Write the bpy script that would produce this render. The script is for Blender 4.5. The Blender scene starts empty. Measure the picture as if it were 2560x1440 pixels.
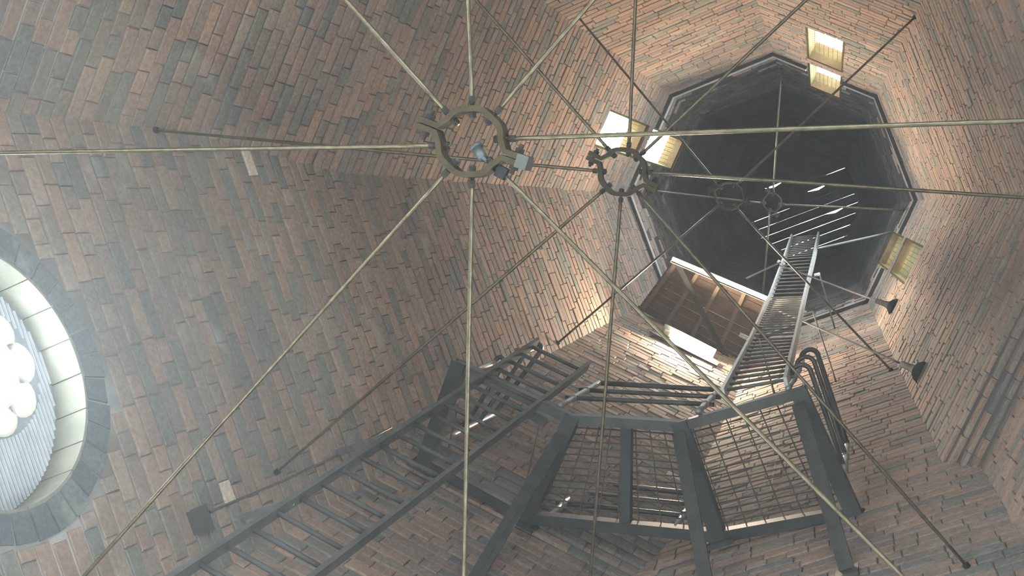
import bpy, math, random
import numpy as np
from mathutils import Vector, Matrix
from mathutils.geometry import tessellate_polygon

random.seed(7)
rng = np.random.default_rng(7)
scene = bpy.context.scene
COL = scene.collection

# ------------------------------------------------------------------ camera
# The tower is an eight-sided brick spire; its axis is the world z axis, the
# eye stands off the axis and looks up.  Lengths are metres, z = 0 at the eye.
U = 1.4                                    # metres per survey unit
F_PX = 3265.17
ROT = (0.056576504, 0.272001612, 0.040888385)
EYE = np.array([0.8080048, 0.1425136, 0.0]) * U
R0, H_APEX, PHASE = 2.1028009 * U, 20.697383 * U, -0.00561987


def rot_matrix(a):
    a = np.array(a); th = np.linalg.norm(a); k = a / th
    K = np.array([[0, -k[2], k[1]], [k[2], 0, -k[0]], [-k[1], k[0], 0]])
    return np.eye(3) + math.sin(th) * K + (1 - math.cos(th)) * K @ K


RM = rot_matrix(ROT)
cam_data = bpy.data.cameras.new('camera')
cam = bpy.data.objects.new('camera', cam_data)
COL.objects.link(cam)
cam_data.sensor_width = 36.0
cam_data.lens = F_PX * 36.0 / 2560.0
cam_data.clip_start = 0.05
cam_data.clip_end = 200
rt = RM.T
cam.matrix_world = Matrix((
    (rt[0, 0], -rt[0, 1], -rt[0, 2], EYE[0]),
    (rt[1, 0], -rt[1, 1], -rt[1, 2], EYE[1]),
    (rt[2, 0], -rt[2, 1], -rt[2, 2], EYE[2]),
    (0, 0, 0, 1)))
scene.camera = cam

# ------------------------------------------------------------------ sky, exposure
world = bpy.data.worlds.new('overcast_sky')
scene.world = world
world.use_nodes = True
bg = world.node_tree.nodes['Background']
bg.inputs['Color'].default_value = (0.82, 0.93, 1.0, 1)
bg.inputs['Strength'].default_value = 30.0
scene.view_settings.view_transform = 'Standard'
scene.view_settings.look = 'None'
scene.view_settings.gamma = 1.0
scene.view_settings.use_curve_mapping = False
scene.view_settings.exposure = 0.6
scene.cycles.max_bounces = 5
scene.cycles.diffuse_bounces = 3
scene.cycles.use_adaptive_sampling = True
scene.cycles.adaptive_threshold = 0.02
scene.cycles.volume_bounces = 1
scene.cycles.sample_clamp_indirect = 6.0
LAMP_POWER = 2100.0
HAZE_DENSITY = 0.0050
WINDOW_GLARE_HAZE = 0.06

# ------------------------------------------------------------------ survey helpers
NAMES = ['R', 'UR', 'T', 'UL', 'L', 'LL', 'B', 'LR']
ANG = {n: -i * math.pi / 4 + PHASE for i, n in enumerate(NAMES)}


def corner(n, z):
    r = R0 * (1 - z / H_APEX)
    return np.array([r * math.cos(ANG[n]), r * math.sin(ANG[n]), z])


def ray(u, v):
    d = RM.T @ np.array([(u - 1280) / F_PX, (v - 720) / F_PX, 1.0])
    return d / np.linalg.norm(d)


def at(u, v, zu):
    """surveyed point: sight line (u, v) meets the level zu (survey units)"""
    d = ray(u, v)
    return EYE + d * (zu * U / d[2])


def project(X):
    q = RM @ (np.asarray(X) - EYE)
    return 1280 + F_PX * q[0] / q[2], 720 + F_PX * q[1] / q[2], q[2]


class Face:
    """one leaning side of the spire, with local axes: ex level, normal n outward"""

    def __init__(s, a, b):
        s.a, s.b = a, b
        A, B = corner(a, 0), corner(b, 0)
        s.ex = (B - A) / np.linalg.norm(B - A)
        n = np.cross(s.ex, np.array([0, 0, H_APEX]) - A)
        n /= np.linalg.norm(n)
        if n @ (A + B) < 0:
            n = -n
        s.n = n
        s.A = A

    def half(s, z):
        return R0 * (1 - z / H_APEX) * math.sin(math.pi / 8)

    def pt(s, u, z, w=0.0):
        """u along the wall from its middle, z height on the plane, w outward"""
        m = (corner(s.a, z) + corner(s.b, z)) / 2
        return m + s.ex * u + s.n * w

    def hit(s, u, v, w=0.0):
        d = ray(u, v)
        A = s.A + s.n * w
        return EYE + d * (((A - EYE) @ s.n) / (d @ s.n))

    def uz(s, X):
        m = (corner(s.a, X[2]) + corner(s.b, X[2])) / 2
        return (X - m) @ s.ex, X[2]


UP = Vector((0, 0, 1))


def V3(p):
    return Vector((float(p[0]), float(p[1]), float(p[2])))


# ------------------------------------------------------------------ mesh helpers
def new_obj(name, verts, faces, m, parent=None, smooth=False):
    me = bpy.data.meshes.new(name)
    me.from_pydata([tuple(map(float, v)) for v in verts], [], faces)
    me.update()
    if smooth:
        me.polygons.foreach_set('use_smooth', [True] * len(me.polygons))
    me.materials.append(m)
    o = bpy.data.objects.new(name, me)
    COL.objects.link(o)
    if parent is not None:
        attach(o, parent)
    return o


def attach(o, parent):
    o.parent = parent
    o.matrix_parent_inverse = Matrix.Translation(-parent.location) if parent.type == 'EMPTY' else Matrix.Identity(4)


def thing(name, label, cat, loc, group=None):
    o = bpy.data.objects.new(name, None)
    COL.objects.link(o)
    o.location = V3(loc)
    o.empty_display_size = 0.1
    tag(o, label, cat, group)
    return o


def tag(o, label=None, cat=None, group=None, kind=None):
    if label: o['label'] = label
    if cat: o['category'] = cat
    if group: o['group'] = group
    if kind: o['kind'] = kind
    return o


class MB:
    def __init__(s):
        s.v, s.f = [], []

    def add(s, verts, faces):
        b = len(s.v)
        s.v += [tuple(map(float, p)) for p in verts]
        s.f += [tuple(i + b for i in f) for f in faces]
        return s

    def bar(s, p, q, w, h, up=UP, ext=0.0):
        """box from p to q, w wide sideways, h along 'up' (h may be (below, above))"""
        p, q = V3(p), V3(q)
        d = (q - p).normalized()
        p = p - d * ext; q = q + d * ext
        side = d.cross(up)
        if side.length < 1e-5: side = d.cross(Vector((1, 0, 0)))
        side.normalize()
        u = side.cross(d).normalized()
        lo, hi = (-h / 2, h / 2) if not isinstance(h, tuple) else h
        vs = []
        m_ = max(1, int((q - p).length / 0.2))
        for j in range(m_ + 1):
            e = p.lerp(q, j / m_)
            for a, b in ((-w / 2, lo), (w / 2, lo), (w / 2, hi), (-w / 2, hi)):
                vs.append(e + side * a + u * b)
        fs = [(0, 1, 2, 3), tuple(4 * m_ + i for i in (3, 2, 1, 0))]
        for j in range(m_):
            for i in range(4):
                a, b = 4 * j + i, 4 * j + (i + 1) % 4
                fs.append((b, a, a + 4, b + 4))
        return s.add(vs, fs)

    def tube(s, pts, r, n=10, closed=False):
        pts = [V3(p) for p in pts]
        rs = list(r) if isinstance(r, (list, tuple)) else [r] * len(pts)
        fine, fr = [pts[0]], [rs[0]]
        for i in range(len(pts) - 1):               # long runs in short pieces
            m_ = max(1, int((pts[i + 1] - pts[i]).length / 0.16))
            for j in range(1, m_ + 1):
                t = j / m_
                fine.append(pts[i].lerp(pts[i + 1], t)); fr.append(rs[i] * (1 - t) + rs[i + 1] * t)
        pts, rs = fine, fr
        k = len(pts)
        rings = []
        ref = None
        for i in range(k):
            if i == 0: t = pts[1] - pts[0]
            elif i == k - 1: t = pts[-1] - pts[-2]
            else: t = (pts[i + 1] - pts[i]).normalized() + (pts[i] - pts[i - 1]).normalized()
            t.normalize()
            if ref is None:
                ref = t.orthogonal().normalized()
            x = (ref - t * ref.dot(t)).normalized()
            ref = x
            y = t.cross(x)
            rings.append([pts[i] + (x * math.cos(2 * math.pi * j / n) + y * math.sin(2 * math.pi * j / n)) * rs[i] for j in range(n)])
        vs = [p for g in rings for p in g]
        fs = []
        for i in range(k - 1):
            for j in range(n):
                a, b = i * n + j, i * n + (j + 1) % n
                fs.append((a, b, b + n, a + n))
        fs.append(tuple(range(n))[::-1])
        fs.append(tuple(range((k - 1) * n, k * n)))
        return s.add(vs, fs)

    def ribbon(s, path, t, h):
        """flat bar bent along a level path: t thick in plan, h tall"""
        k = len(path); vs = []
        for i in range(k):
            if i == 0: d = path[1] - path[0]
            elif i == k - 1: d = path[-1] - path[-2]
            else: d = (path[i + 1] - path[i]).normalized() + (path[i] - path[i - 1]).normalized()
            d.normalize()
            nrm = Vector((-d.y, d.x, 0)).normalized()
            for a, b in ((-t / 2, -h / 2), (t / 2, -h / 2), (t / 2, h / 2), (-t / 2, h / 2)):
                vs.append(path[i] + nrm * a + UP * b)
        fs = [(3, 2, 1, 0), tuple(range(4 * k - 4, 4 * k))]
        for i in range(k - 1):
            for j in range(4):
                a, b = 4 * i + j, 4 * i + (j + 1) % 4
                fs.append((a, b, b + 4, a + 4))
        return s.add(vs, fs)

    def hexnut(s, c, d, r, l):
        c, d = V3(c), V3(d).normalized()
        return s.tube([c - d * l / 2, c + d * l / 2], r, 6)

    def build(s, name, m, parent=None, smooth=False):
        return new_obj(name, s.v, s.f, m, parent, smooth)


# ------------------------------------------------------------------ materials
def mat(name):
    m = bpy.data.materials.new(name)
    m.use_nodes = True
    nt = m.node_tree
    return m, nt, nt.nodes['Principled BSDF']


def ramp(nt, stops, interp='LINEAR'):
    r = nt.nodes.new('ShaderNodeValToRGB')
    r.color_ramp.interpolation = interp
    els = r.color_ramp.elements
    while len(els) < len(stops): els.new(0.5)
    for e, (p, c) in zip(els, stops):
        e.position = p
        e.color = (*c, 1)
    return r


def mixrgb(nt, fac, a, b, mode='MIX'):
    n = nt.nodes.new('ShaderNodeMix')
    n.data_type = 'RGBA'; n.blend_type = mode
    for sock, val in ((0, fac), (6, a), (7, b)):
        if isinstance(val, bpy.types.NodeSocket): nt.links.new(val, n.inputs[sock])
        elif isinstance(val, (tuple, list)): n.inputs[sock].default_value = (*val, 1)
        else: n.inputs[sock].default_value = val
    return n.outputs[2]


def noise(nt, scale, detail=4, rough=0.6, coord=None):
    n = nt.nodes.new('ShaderNodeTexNoise')
    n.inputs['Scale'].default_value = scale
    n.inputs['Detail'].default_value = detail
    n.inputs['Roughness'].default_value = rough
    if coord is not None: nt.links.new(coord, n.inputs['Vector'])
    return n


def math_node(nt, op, a, b=None, clamp=False):
    n = nt.nodes.new('ShaderNodeMath'); n.operation = op; n.use_clamp = clamp
    for i, v in enumerate((a, b)):
        if v is None: continue
        if isinstance(v, bpy.types.NodeSocket): nt.links.new(v, n.inputs[i])
        else: n.inputs[i].default_value = v
    return n.outputs[0]


def world_pos(nt):
    g = nt.nodes.new('ShaderNodeNewGeometry')
    return g.outputs['Position']


def bump(nt, bsdf, height, strength, dist=0.004):
    b = nt.nodes.new('ShaderNodeBump')
    b.inputs['Strength'].default_value = strength
    b.inputs['Distance'].default_value = dist
    nt.links.new(height, b.inputs['Height'])
    nt.links.new(b.outputs[0], bsdf.inputs['Normal'])


def brick_material(name, stops, soot=False):
    m, nt, b = mat(name)
    oi = nt.nodes.new('ShaderNodeObjectInfo')
    ge = nt.nodes.new('ShaderNodeNewGeometry')
    t = math_node(nt, 'FRACT', math_node(nt, 'ADD', math_node(nt, 'MULTIPLY', oi.outputs['Random'], 7.31), ge.outputs['Random Per Island']))
    base = ramp(nt, stops)
    nt.links.new(t, base.inputs[0])
    pos = ge.outputs['Position']
    big = noise(nt, 0.9, 2, 0.55, pos)
    bigr = ramp(nt, [(0.3, (0.76, 0.77, 0.78)), (0.7, (1.10, 1.08, 1.05))])
    nt.links.new(big.outputs['Fac'], bigr.inputs[0])
    fine = noise(nt, 45, 3, 0.7, pos)
    finer = ramp(nt, [(0.3, (0.72, 0.72, 0.72)), (0.72, (1.18, 1.17, 1.15))])
    nt.links.new(fine.outputs['Fac'], finer.inputs[0])
    c = mixrgb(nt, 1.0, base.outputs[0], bigr.outputs[0], 'MULTIPLY')
    c = mixrgb(nt, 1.0, c, finer.outputs[0], 'MULTIPLY')
    stain = noise(nt, 3.2, 3, 0.65, pos)
    sr = ramp(nt, [(0.60, (0, 0, 0)), (0.74, (1, 1, 1))])
    nt.links.new(stain.outputs['Fac'], sr.inputs[0])
    c = mixrgb(nt, math_node(nt, 'MULTIPLY', sr.outputs[0], 0.35), c, (0.42, 0.40, 0.35))
    nt.links.new(c, b.inputs['Base Color'])
    b.inputs['Roughness'].default_value = 0.9
    b.inputs['Specular IOR Level'].default_value = 0.2
    bump(nt, b, fine.outputs['Fac'], 0.5, 0.006)
    return m


PALETTE = [(0.0, (0.170, 0.172, 0.158)), (0.14, (0.200, 0.192, 0.168)), (0.30, (0.235, 0.192, 0.165)),
           (0.46, (0.270, 0.200, 0.165)), (0.62, (0.310, 0.215, 0.172)), (0.78, (0.250, 0.212, 0.178)),
           (0.90, (0.350, 0.240, 0.180)), (1.0, (0.285, 0.242, 0.198))]
M_BRICK = brick_material('brick_clay', PALETTE)
M_PALE = brick_material('brick_pale', [(0.0, (0.62, 0.52, 0.42)), (1.0, (0.70, 0.60, 0.50))])
M_BLUE = brick_material('brick_blue_grey', [(0.0, (0.11, 0.125, 0.135)), (0.5, (0.14, 0.155, 0.16)), (1.0, (0.17, 0.18, 0.18))])
M_SOOT_SHADE_BRICK = brick_material('brick_sooty', [(0.0, (0.030, 0.032, 0.033)), (0.6, (0.055, 0.050, 0.046)), (1.0, (0.085, 0.066, 0.054))])  # soot plus the shade of the unlit top, both in the colour


def mortar_material():
    m, nt, b = mat('mortar')
    pos = world_pos(nt)
    sep = nt.nodes.new('ShaderNodeSeparateXYZ'); nt.links.new(pos, sep.inputs[0])
    n1 = noise(nt, 1.3, 4, 0.6, pos)
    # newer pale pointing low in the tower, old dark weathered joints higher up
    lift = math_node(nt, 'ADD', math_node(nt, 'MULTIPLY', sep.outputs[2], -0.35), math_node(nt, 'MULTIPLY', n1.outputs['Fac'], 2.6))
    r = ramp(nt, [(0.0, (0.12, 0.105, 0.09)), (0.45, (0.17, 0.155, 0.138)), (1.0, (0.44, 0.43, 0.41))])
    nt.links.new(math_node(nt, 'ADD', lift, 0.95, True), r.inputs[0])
    nt.links.new(r.outputs[0], b.inputs['Base Color'])
    b.inputs['Roughness'].default_value = 0.95
    fine = noise(nt, 120, 4, 0.7, pos)
    bump(nt, b, fine.outputs['Fac'], 0.6, 0.004)
    return m


M_MORTAR = mortar_material()


def plain(name, c1, c2, scale=8, rough=0.6, metal=0.0, bmp=0.2, spec=0.5):
    m, nt, b = mat(name)
    pos = world_pos(nt)
    n1 = noise(nt, scale, 5, 0.65, pos)
    r = ramp(nt, [(0.32, c1), (0.68, c2)])
    nt.links.new(n1.outputs['Fac'], r.inputs[0])
    nt.links.new(r.outputs[0], b.inputs['Base Color'])
    b.inputs['Roughness'].default_value = rough
    b.inputs['Metallic'].default_value = metal
    b.inputs['Specular IOR Level'].default_value = spec
    if bmp:
        n2 = noise(nt, scale * 9, 4, 0.7, pos)
        bump(nt, b, n2.outputs['Fac'], bmp, 0.003)
    return m


M_SOOT_SHADE = plain('soot_blackened_masonry', (0.020, 0.022, 0.024), (0.045, 0.043, 0.042), 3, 0.95, 0, 0.3, 0.1)  # dark tone carries soot and the missing light above the beam
M_ROD = plain('tie_rod_steel', (0.055, 0.045, 0.024), (0.12, 0.10, 0.06), 30, 0.34, 0.6, 0.15)
M_COLLAR = plain('collar_iron', (0.024, 0.0185, 0.008), (0.042, 0.033, 0.0155), 18, 0.7, 0.0, 0.25, 0.15)
M_NUT = plain('nut_iron', (0.014, 0.014, 0.012), (0.03, 0.028, 0.024), 25, 0.7, 0.0, 0.2, 0.15)
M_STEEL = plain('grey_painted_steel', (0.036, 0.039, 0.034), (0.062, 0.064, 0.056), 10, 0.55, 0.15, 0.15)
M_STEELD = plain('dark_steel', (0.020, 0.023, 0.022), (0.038, 0.040, 0.037), 9, 0.6, 0.2, 0.15)
M_PIPE = plain('pipe_steel', (0.04, 0.042, 0.04), (0.075, 0.075, 0.07), 14, 0.45, 0.4, 0.1)
M_POST = plain('galvanised_post', (0.26, 0.27, 0.27), (0.36, 0.37, 0.36), 14, 0.4, 0.5, 0.1)
M_WIRE = plain('rusty_mesh_wire', (0.055, 0.045, 0.038), (0.11, 0.08, 0.06), 20, 0.8, 0.1, 0)
M_CREAM = plain('cream_painted_steel', (0.62, 0.60, 0.44), (0.74, 0.72, 0.56), 8, 0.5, 0.0, 0.1)
M_LADDER = plain('ladder_aluminium', (0.40, 0.41, 0.39), (0.56, 0.56, 0.52), 12, 0.45, 0.35, 0.1)
M_RUNG = plain('ladder_rung', (0.09, 0.09, 0.08), (0.15, 0.15, 0.135), 12, 0.5, 0.3, 0.1)
M_LADDER_OLD = plain('old_ladder_steel', (0.07, 0.074, 0.068), (0.11, 0.112, 0.10), 10, 0.6, 0.1, 0.15, 0.3)
M_RUNG_OLD = plain('old_rung_steel', (0.045, 0.046, 0.042), (0.075, 0.075, 0.068), 10, 0.6, 0.1, 0.1, 0.3)
M_BOARD = plain('dark_boards', (0.045, 0.034, 0.029), (0.10, 0.062, 0.050), 6, 0.85, 0, 0.3)
M_JOIST = plain('timber_joist', (0.085, 0.066, 0.05), (0.13, 0.10, 0.075), 7, 0.8, 0, 0.3)
M_CAPB = plain('black_cap_boards', (0.018, 0.020, 0.022), (0.035, 0.035, 0.036), 5, 0.9, 0, 0.2, 0.1)
M_STONE = plain('pale_stone', (0.17, 0.165, 0.135), (0.24, 0.23, 0.19), 9, 0.85, 0, 0.4)
M_LINTEL = plain('tan_lintel_stone', (0.042, 0.026, 0.011), (0.068, 0.046, 0.021), 10, 0.9, 0, 0.4, 0.03)
M_JAMB = plain('ochre_jamb_stone', (0.060, 0.047, 0.014), (0.090, 0.075, 0.028), 9, 0.9, 0, 0.4, 0.05)
M_WEB_LIT = plain('pale_web_paint', (0.34, 0.35, 0.33), (0.46, 0.46, 0.43), 9, 0.6, 0, 0.1)  # pale tone paints in the light falling on the web
M_LOUVRE = plain('tan_louvre_timber', (0.040, 0.035, 0.021), (0.060, 0.054, 0.034), 10, 0.9, 0, 0.2, 0.05)
M_PLATE = plain('weathered_grey_board', (0.22, 0.25, 0.28), (0.32, 0.35, 0.38), 9, 0.8, 0, 0.3)
M_SLAT = plain('pale_slat', (0.50, 0.53, 0.55), (0.64, 0.66, 0.67), 9, 0.8, 0, 0.2)
M_BLACK = plain('black_rubber', (0.010, 0.011, 0.012), (0.022, 0.023, 0.025), 12, 0.8, 0, 0.1, 0.1)
M_LAMPG = plain('blue_grey_lamp_housing', (0.032, 0.042, 0.044), (0.055, 0.067, 0.067), 12, 0.5, 0.1, 0.1)
M_TAPE = plain('grey_tape', (0.036, 0.036, 0.030), (0.052, 0.052, 0.044), 15, 0.7, 0, 0.1)
M_FLOOR = plain('grey_floor', (0.22, 0.20, 0.18), (0.32, 0.30, 0.27), 2, 0.85, 0, 0.2)
M_WHITEP = plain('white_plastic', (0.72, 0.70, 0.60), (0.80, 0.78, 0.68), 10, 0.5, 0, 0)
M_FRAMEW = plain('window_paint', (0.60, 0.60, 0.57), (0.70, 0.70, 0.66), 6, 0.5, 0, 0)

m, nt, b = mat('lit_tube')
b.inputs['Base Color'].default_value = (0.9, 0.9, 0.85, 1)
b.inputs['Emission Color'].default_value = (1.0, 0.80, 0.57, 1)
b.inputs['Emission Strength'].default_value = LAMP_POWER
M_TUBE = m

# ------------------------------------------------------------------ the spire walls
FACES = {
    'wall_right_upper': Face('R', 'UR'), 'wall_top_right': Face('UR', 'T'), 'wall_top_left': Face('T', 'UL'),
    'wall_left_upper': Face('UL', 'L'), 'wall_left_lower': Face('L', 'LL'), 'wall_bottom_left': Face('LL', 'B'),
    'wall_bottom_right': Face('B', 'LR'), 'wall_right_lower': Face('LR', 'R')}
SET_BACK = ('wall_top_right', 'wall_left_upper', 'wall_bottom_left', 'wall_right_lower')
LABELS = {
    'wall_right_upper': 'plain reddish brick wall of the spire at the upper right of the photo',
    'wall_top_right': 'brick wall of the spire pierced by the topmost bright opening',
    'wall_top_left': 'plain orange brick wall at the top between the two bright openings',
    'wall_left_upper': 'grey brown brick wall at the upper left, above the round window wall',
    'wall_left_lower': 'large brick wall on the left holding the round window',
    'wall_bottom_left': 'brick wall behind the leaning ladder and under the board landing',
    'wall_bottom_right': 'brick wall behind the right half of the steel platform',
    'wall_right_lower': 'brick wall at the lower right with the two flared black anchors'}
Z_LEDGE = 5.35 * U
Z_TOP = 14.75 * U
Z_FLOOR = -1.6
Z_SOOT_SHADE = 10.15 * U
SB = 0.085 * U
TH_UP, TH_LO = 0.17, 0.26
LUC_W = 0.135 * U
LUCARNES = {'wall_left_upper': (8.80, 9.80, 9.97, 11.0), 'wall_top_right': (8.72, 9.72, 9.90, 10.8), 'wall_right_lower': (8.66, 9.66, 9.82, 10.6)}
OC_Z, OC_R = 3.027 * U, 0.392 * U
ADDED_WIN = {'wall_left_upper': (-1.3, 1.75), 'wall_bottom_left': (-1.3, 1.75), 'wall_right_lower': (-1.3, 1.75), 'wall_top_right': (-1.3, 1.75)}
ADDED_WIN_W = 0.5


PROFILE = {'wall_left_upper': (4.40, 5.45), 'wall_right_lower': (5.16, 5.40), 'wall_top_right': (4.9, 5.42), 'wall_bottom_left': (5.0, 5.4)}


def wprof(wname, z):
    """how far the lower walling stands back from the spire's plane at height z"""
    if wname not in PROFILE: return 0.0
    za, zb_ = PROFILE[wname][0] * U, PROFILE[wname][1] * U
    return SB * min(1.0, max(0.0, (zb_ - z) / (zb_ - za)))


def slab(mb, face, outer, holes, w0, w1, wn=None):
    """prism between offsets w0 (inside) and w1, outline and holes as (u, z)"""
    loops = [outer] + holes
    flat = [p for l in loops for p in l]
    tris = tessellate_polygon([[Vector((p[0], p[1], 0)) for p in l] for l in loops])
    k = len(flat)
    vs = [face.pt(p[0], p[1], w0 + (wprof(wn, p[1]) if wn else 0)) for p in flat] + [face.pt(p[0], p[1], w1 + (wprof(wn, p[1]) if wn else 0)) for p in flat]
    fs = [tuple(t) for t in tris] + [tuple(i + k for i in reversed(t)) for t in tris]
    i0 = 0
    for l in loops:
        n = len(l)
        for i in range(n):
            a, c = i0 + i, i0 + (i + 1) % n
            fs.append((a, c, c + k, a + k))
        i0 += n
    mb.add(vs, fs)


CH = 0.0665 * U            # course height
STR, HEAD, JOINT, BED = 0.232, 0.112, 0.0045, 0.013


def brick_mesh(name, m, jit):
    r = random.Random(name)
    ch = 0.05
    def j(a): return a + r.uniform(-jit, jit)
    vs = []
    for (x, y) in ((-.5, -.5), (.5, -.5), (.5, .5), (-.5, .5)):
        vs.append((j(x * (1 - ch)), j(y * (1 - 2.2 * ch)), 0.0 + r.uniform(-.06, .06)))
    for (x, y) in ((-.5, -.5), (.5, -.5), (.5, .5), (-.5, .5)):
        vs.append((x, y, 0.16))
    for (x, y) in ((-.5, -.5), (.5, -.5), (.5, .5), (-.5, .5)):
        vs.append((x, y, 1.0))
    fs = [(3, 2, 1, 0)]
    for i in range(4):
        n = (i + 1) % 4
        fs.append((i, n, 4 + n, 4 + i)); fs.append((4 + i, 4 + n, 8 + n, 8 + i))
    return vs, fs


BRICK_VARIANTS = [brick_mesh('b%d' % i, None, 0.012) for i in range(8)]
BRICK_MESHES = {}


def brick_data(k, m):
    key = (k, m.name)
    if key not in BRICK_MESHES:
        vs, fs = BRICK_VARIANTS[k]
        me = bpy.data.meshes.new('brick')
        me.from_pydata(vs, [], fs)
        me.materials.append(m)
        BRICK_MESHES[key] = me
    return BRICK_MESHES[key]


BRICK_DEPTH = 0.03
PROUD = 0.011
PALE_SPOTS = [(615, 412), (571, 1220), (1127, 461), (1160, 455), (1295, 462), (2280, 1005), (1760, 1190), (1700, 1200)]


def lay_bricks(wname, face, wall):
    """every course brick by brick: the ones that show largest become parts"""
    rows = []
    z = 2.2 * U
    zc = z
    while zc + CH < 11.25 * U:
        zm = zc + CH / 2
        w = wprof(wname, zm)
        hl = hr = face.half(zm)
        if wname in SET_BACK:
            hl -= w - 0.01; hr -= w - 0.01
        else:
            hl += wprof(ORDER[(ORDER.index(wname) - 1) % 8], zm) / math.sin(math.pi / 4)
            hr += wprof(ORDER[(ORDER.index(wname) + 1) % 8], zm) / math.sin(math.pi / 4)
        hw = hr
        u = -hl
        first = True
        course = []
        r = random.random()
        header_course = (int(round((zc - z) / CH)) % 3 == 0)
        while u < hw - 0.02:
            L = HEAD if (random.random() < (0.75 if header_course else 0.12)) else STR
            L *= random.uniform(0.94, 1.05)
            if first:
                L *= random.uniform(0.45, 1.0); first = False
            if hw - (u + L) < 0.06: L = hw - u
            course.append((u, u + L)); u += L
        for (a, bq) in course:
            parts = [(a, bq)]
            if wname in LUCARNES:
                z0, z1, z2, z3 = [q * U for q in LUCARNES[wname]]
                if z0 - CH * .5 < zm < z1 + CH * .3 or z2 - CH * .3 < zm < z3 + CH * .5:
                    parts = []
                    if a < -LUC_W: parts.append((a, min(bq, -LUC_W)))
                    if bq > LUC_W: parts.append((max(a, LUC_W), bq))
            if wname == 'wall_left_lower':
                ro = OC_R + 0.135
                dv = abs(zm - OC_Z)
                if dv < ro:
                    e = math.sqrt(ro * ro - max(dv - CH * .35, 0) ** 2)
                    parts = []
                    if a < -e: parts.append((a, min(bq, -e)))
                    if bq > e: parts.append((max(a, e), bq))
            for (pa, pb) in parts:
                if pb - pa > 0.025: rows.append((pa, pb, zc, w))
        zc += CH
    scored = []
    for rec in rows:
        a, bq, zc, w = rec
        qs = [project(face.pt(x, y, w)) for x, y in ((a, zc), (bq, zc), (bq, zc + CH), (a, zc + CH))]
        cx = sum(q[0] for q in qs) / 4; cy = sum(q[1] for q in qs) / 4
        ar = abs(sum(qs[i][0] * qs[(i + 1) % 4][1] - qs[(i + 1) % 4][0] * qs[i][1] for i in range(4))) / 2
        vis = -15 < cx < 2575 and -15 < cy < 1455
        scored.append((ar if vis else -1, cx, cy, rec))
    scored.sort(key=lambda q: -q[0])
    pale = set()
    for (px, py) in PALE_SPOTS:
        best = min(range(len(scored)), key=lambda i: (scored[i][1] - px) ** 2 + (scored[i][2] - py) ** 2)
        if (scored[best][1] - px) ** 2 + (scored[best][2] - py) ** 2 < 900: pale.add(best)
    rest_v, rest_f, soot_shade_v, soot_shade_f = [], [], [], []
    Xax, n = face.ex, face.n
    Yax = np.cross(n, Xax)
    if Yax[2] < 0: Yax = -Yax
    for i, (ar, cx, cy, (a, bq, zc, w)) in enumerate(scored):
        lx, ly = (bq - a) - JOINT, CH * 1.004 - BED
        off = w - PROUD + random.uniform(-0.004, 0.004)
        c = face.pt((a + bq) / 2, zc + CH / 2, off)
        k = random.randrange(8)
        flip = random.choice((1, -1))
        tilt = random.uniform(-0.012, 0.012)
        ca, sa = math.cos(tilt), math.sin(tilt)
        ax = (Xax * ca + Yax * sa) * lx * flip
        ay = (-Xax * sa + Yax * ca) * ly * flip
        az = n * BRICK_DEPTH
        if i < 300 and ar > 0:
            me = brick_data(k, M_PALE if i in pale else (M_SOOT_SHADE_BRICK if zc > Z_SOOT_SHADE else M_BRICK))
            o = bpy.data.objects.new('brick', me)
            COL.objects.link(o)
            o.parent = wall
            o.matrix_basis = Matrix(((ax[0], ay[0], az[0], c[0]), (ax[1], ay[1], az[1], c[1]), (ax[2], ay[2], az[2], c[2]), (0, 0, 0, 1)))
        else:
            vs, fs = BRICK_VARIANTS[k]
            tv, tf = (soot_shade_v, soot_shade_f) if zc + random.uniform(-.25, .25) > Z_SOOT_SHADE + 0.25 else (rest_v, rest_f)
            base = len(tv)
            for p in vs: tv.append(c + ax * p[0] + ay * p[1] + az * p[2])
            for f in fs: tf.append(tuple(q + base for q in f))
    o = new_obj('small_brick', rest_v, rest_f, M_BRICK, wall)
    tag(o, kind='stuff')
    if soot_shade_v:
        o = new_obj('sooty_brick', soot_shade_v, soot_shade_f, M_SOOT_SHADE_BRICK, wall)
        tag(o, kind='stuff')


WALLS = {}
ORDER = list(FACES)


def circle(cu, cz, r, n=64):
    return [(cu + r * math.cos(2 * math.pi * i / n), cz + r * math.sin(2 * math.pi * i / n)) for i in range(n)]


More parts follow.
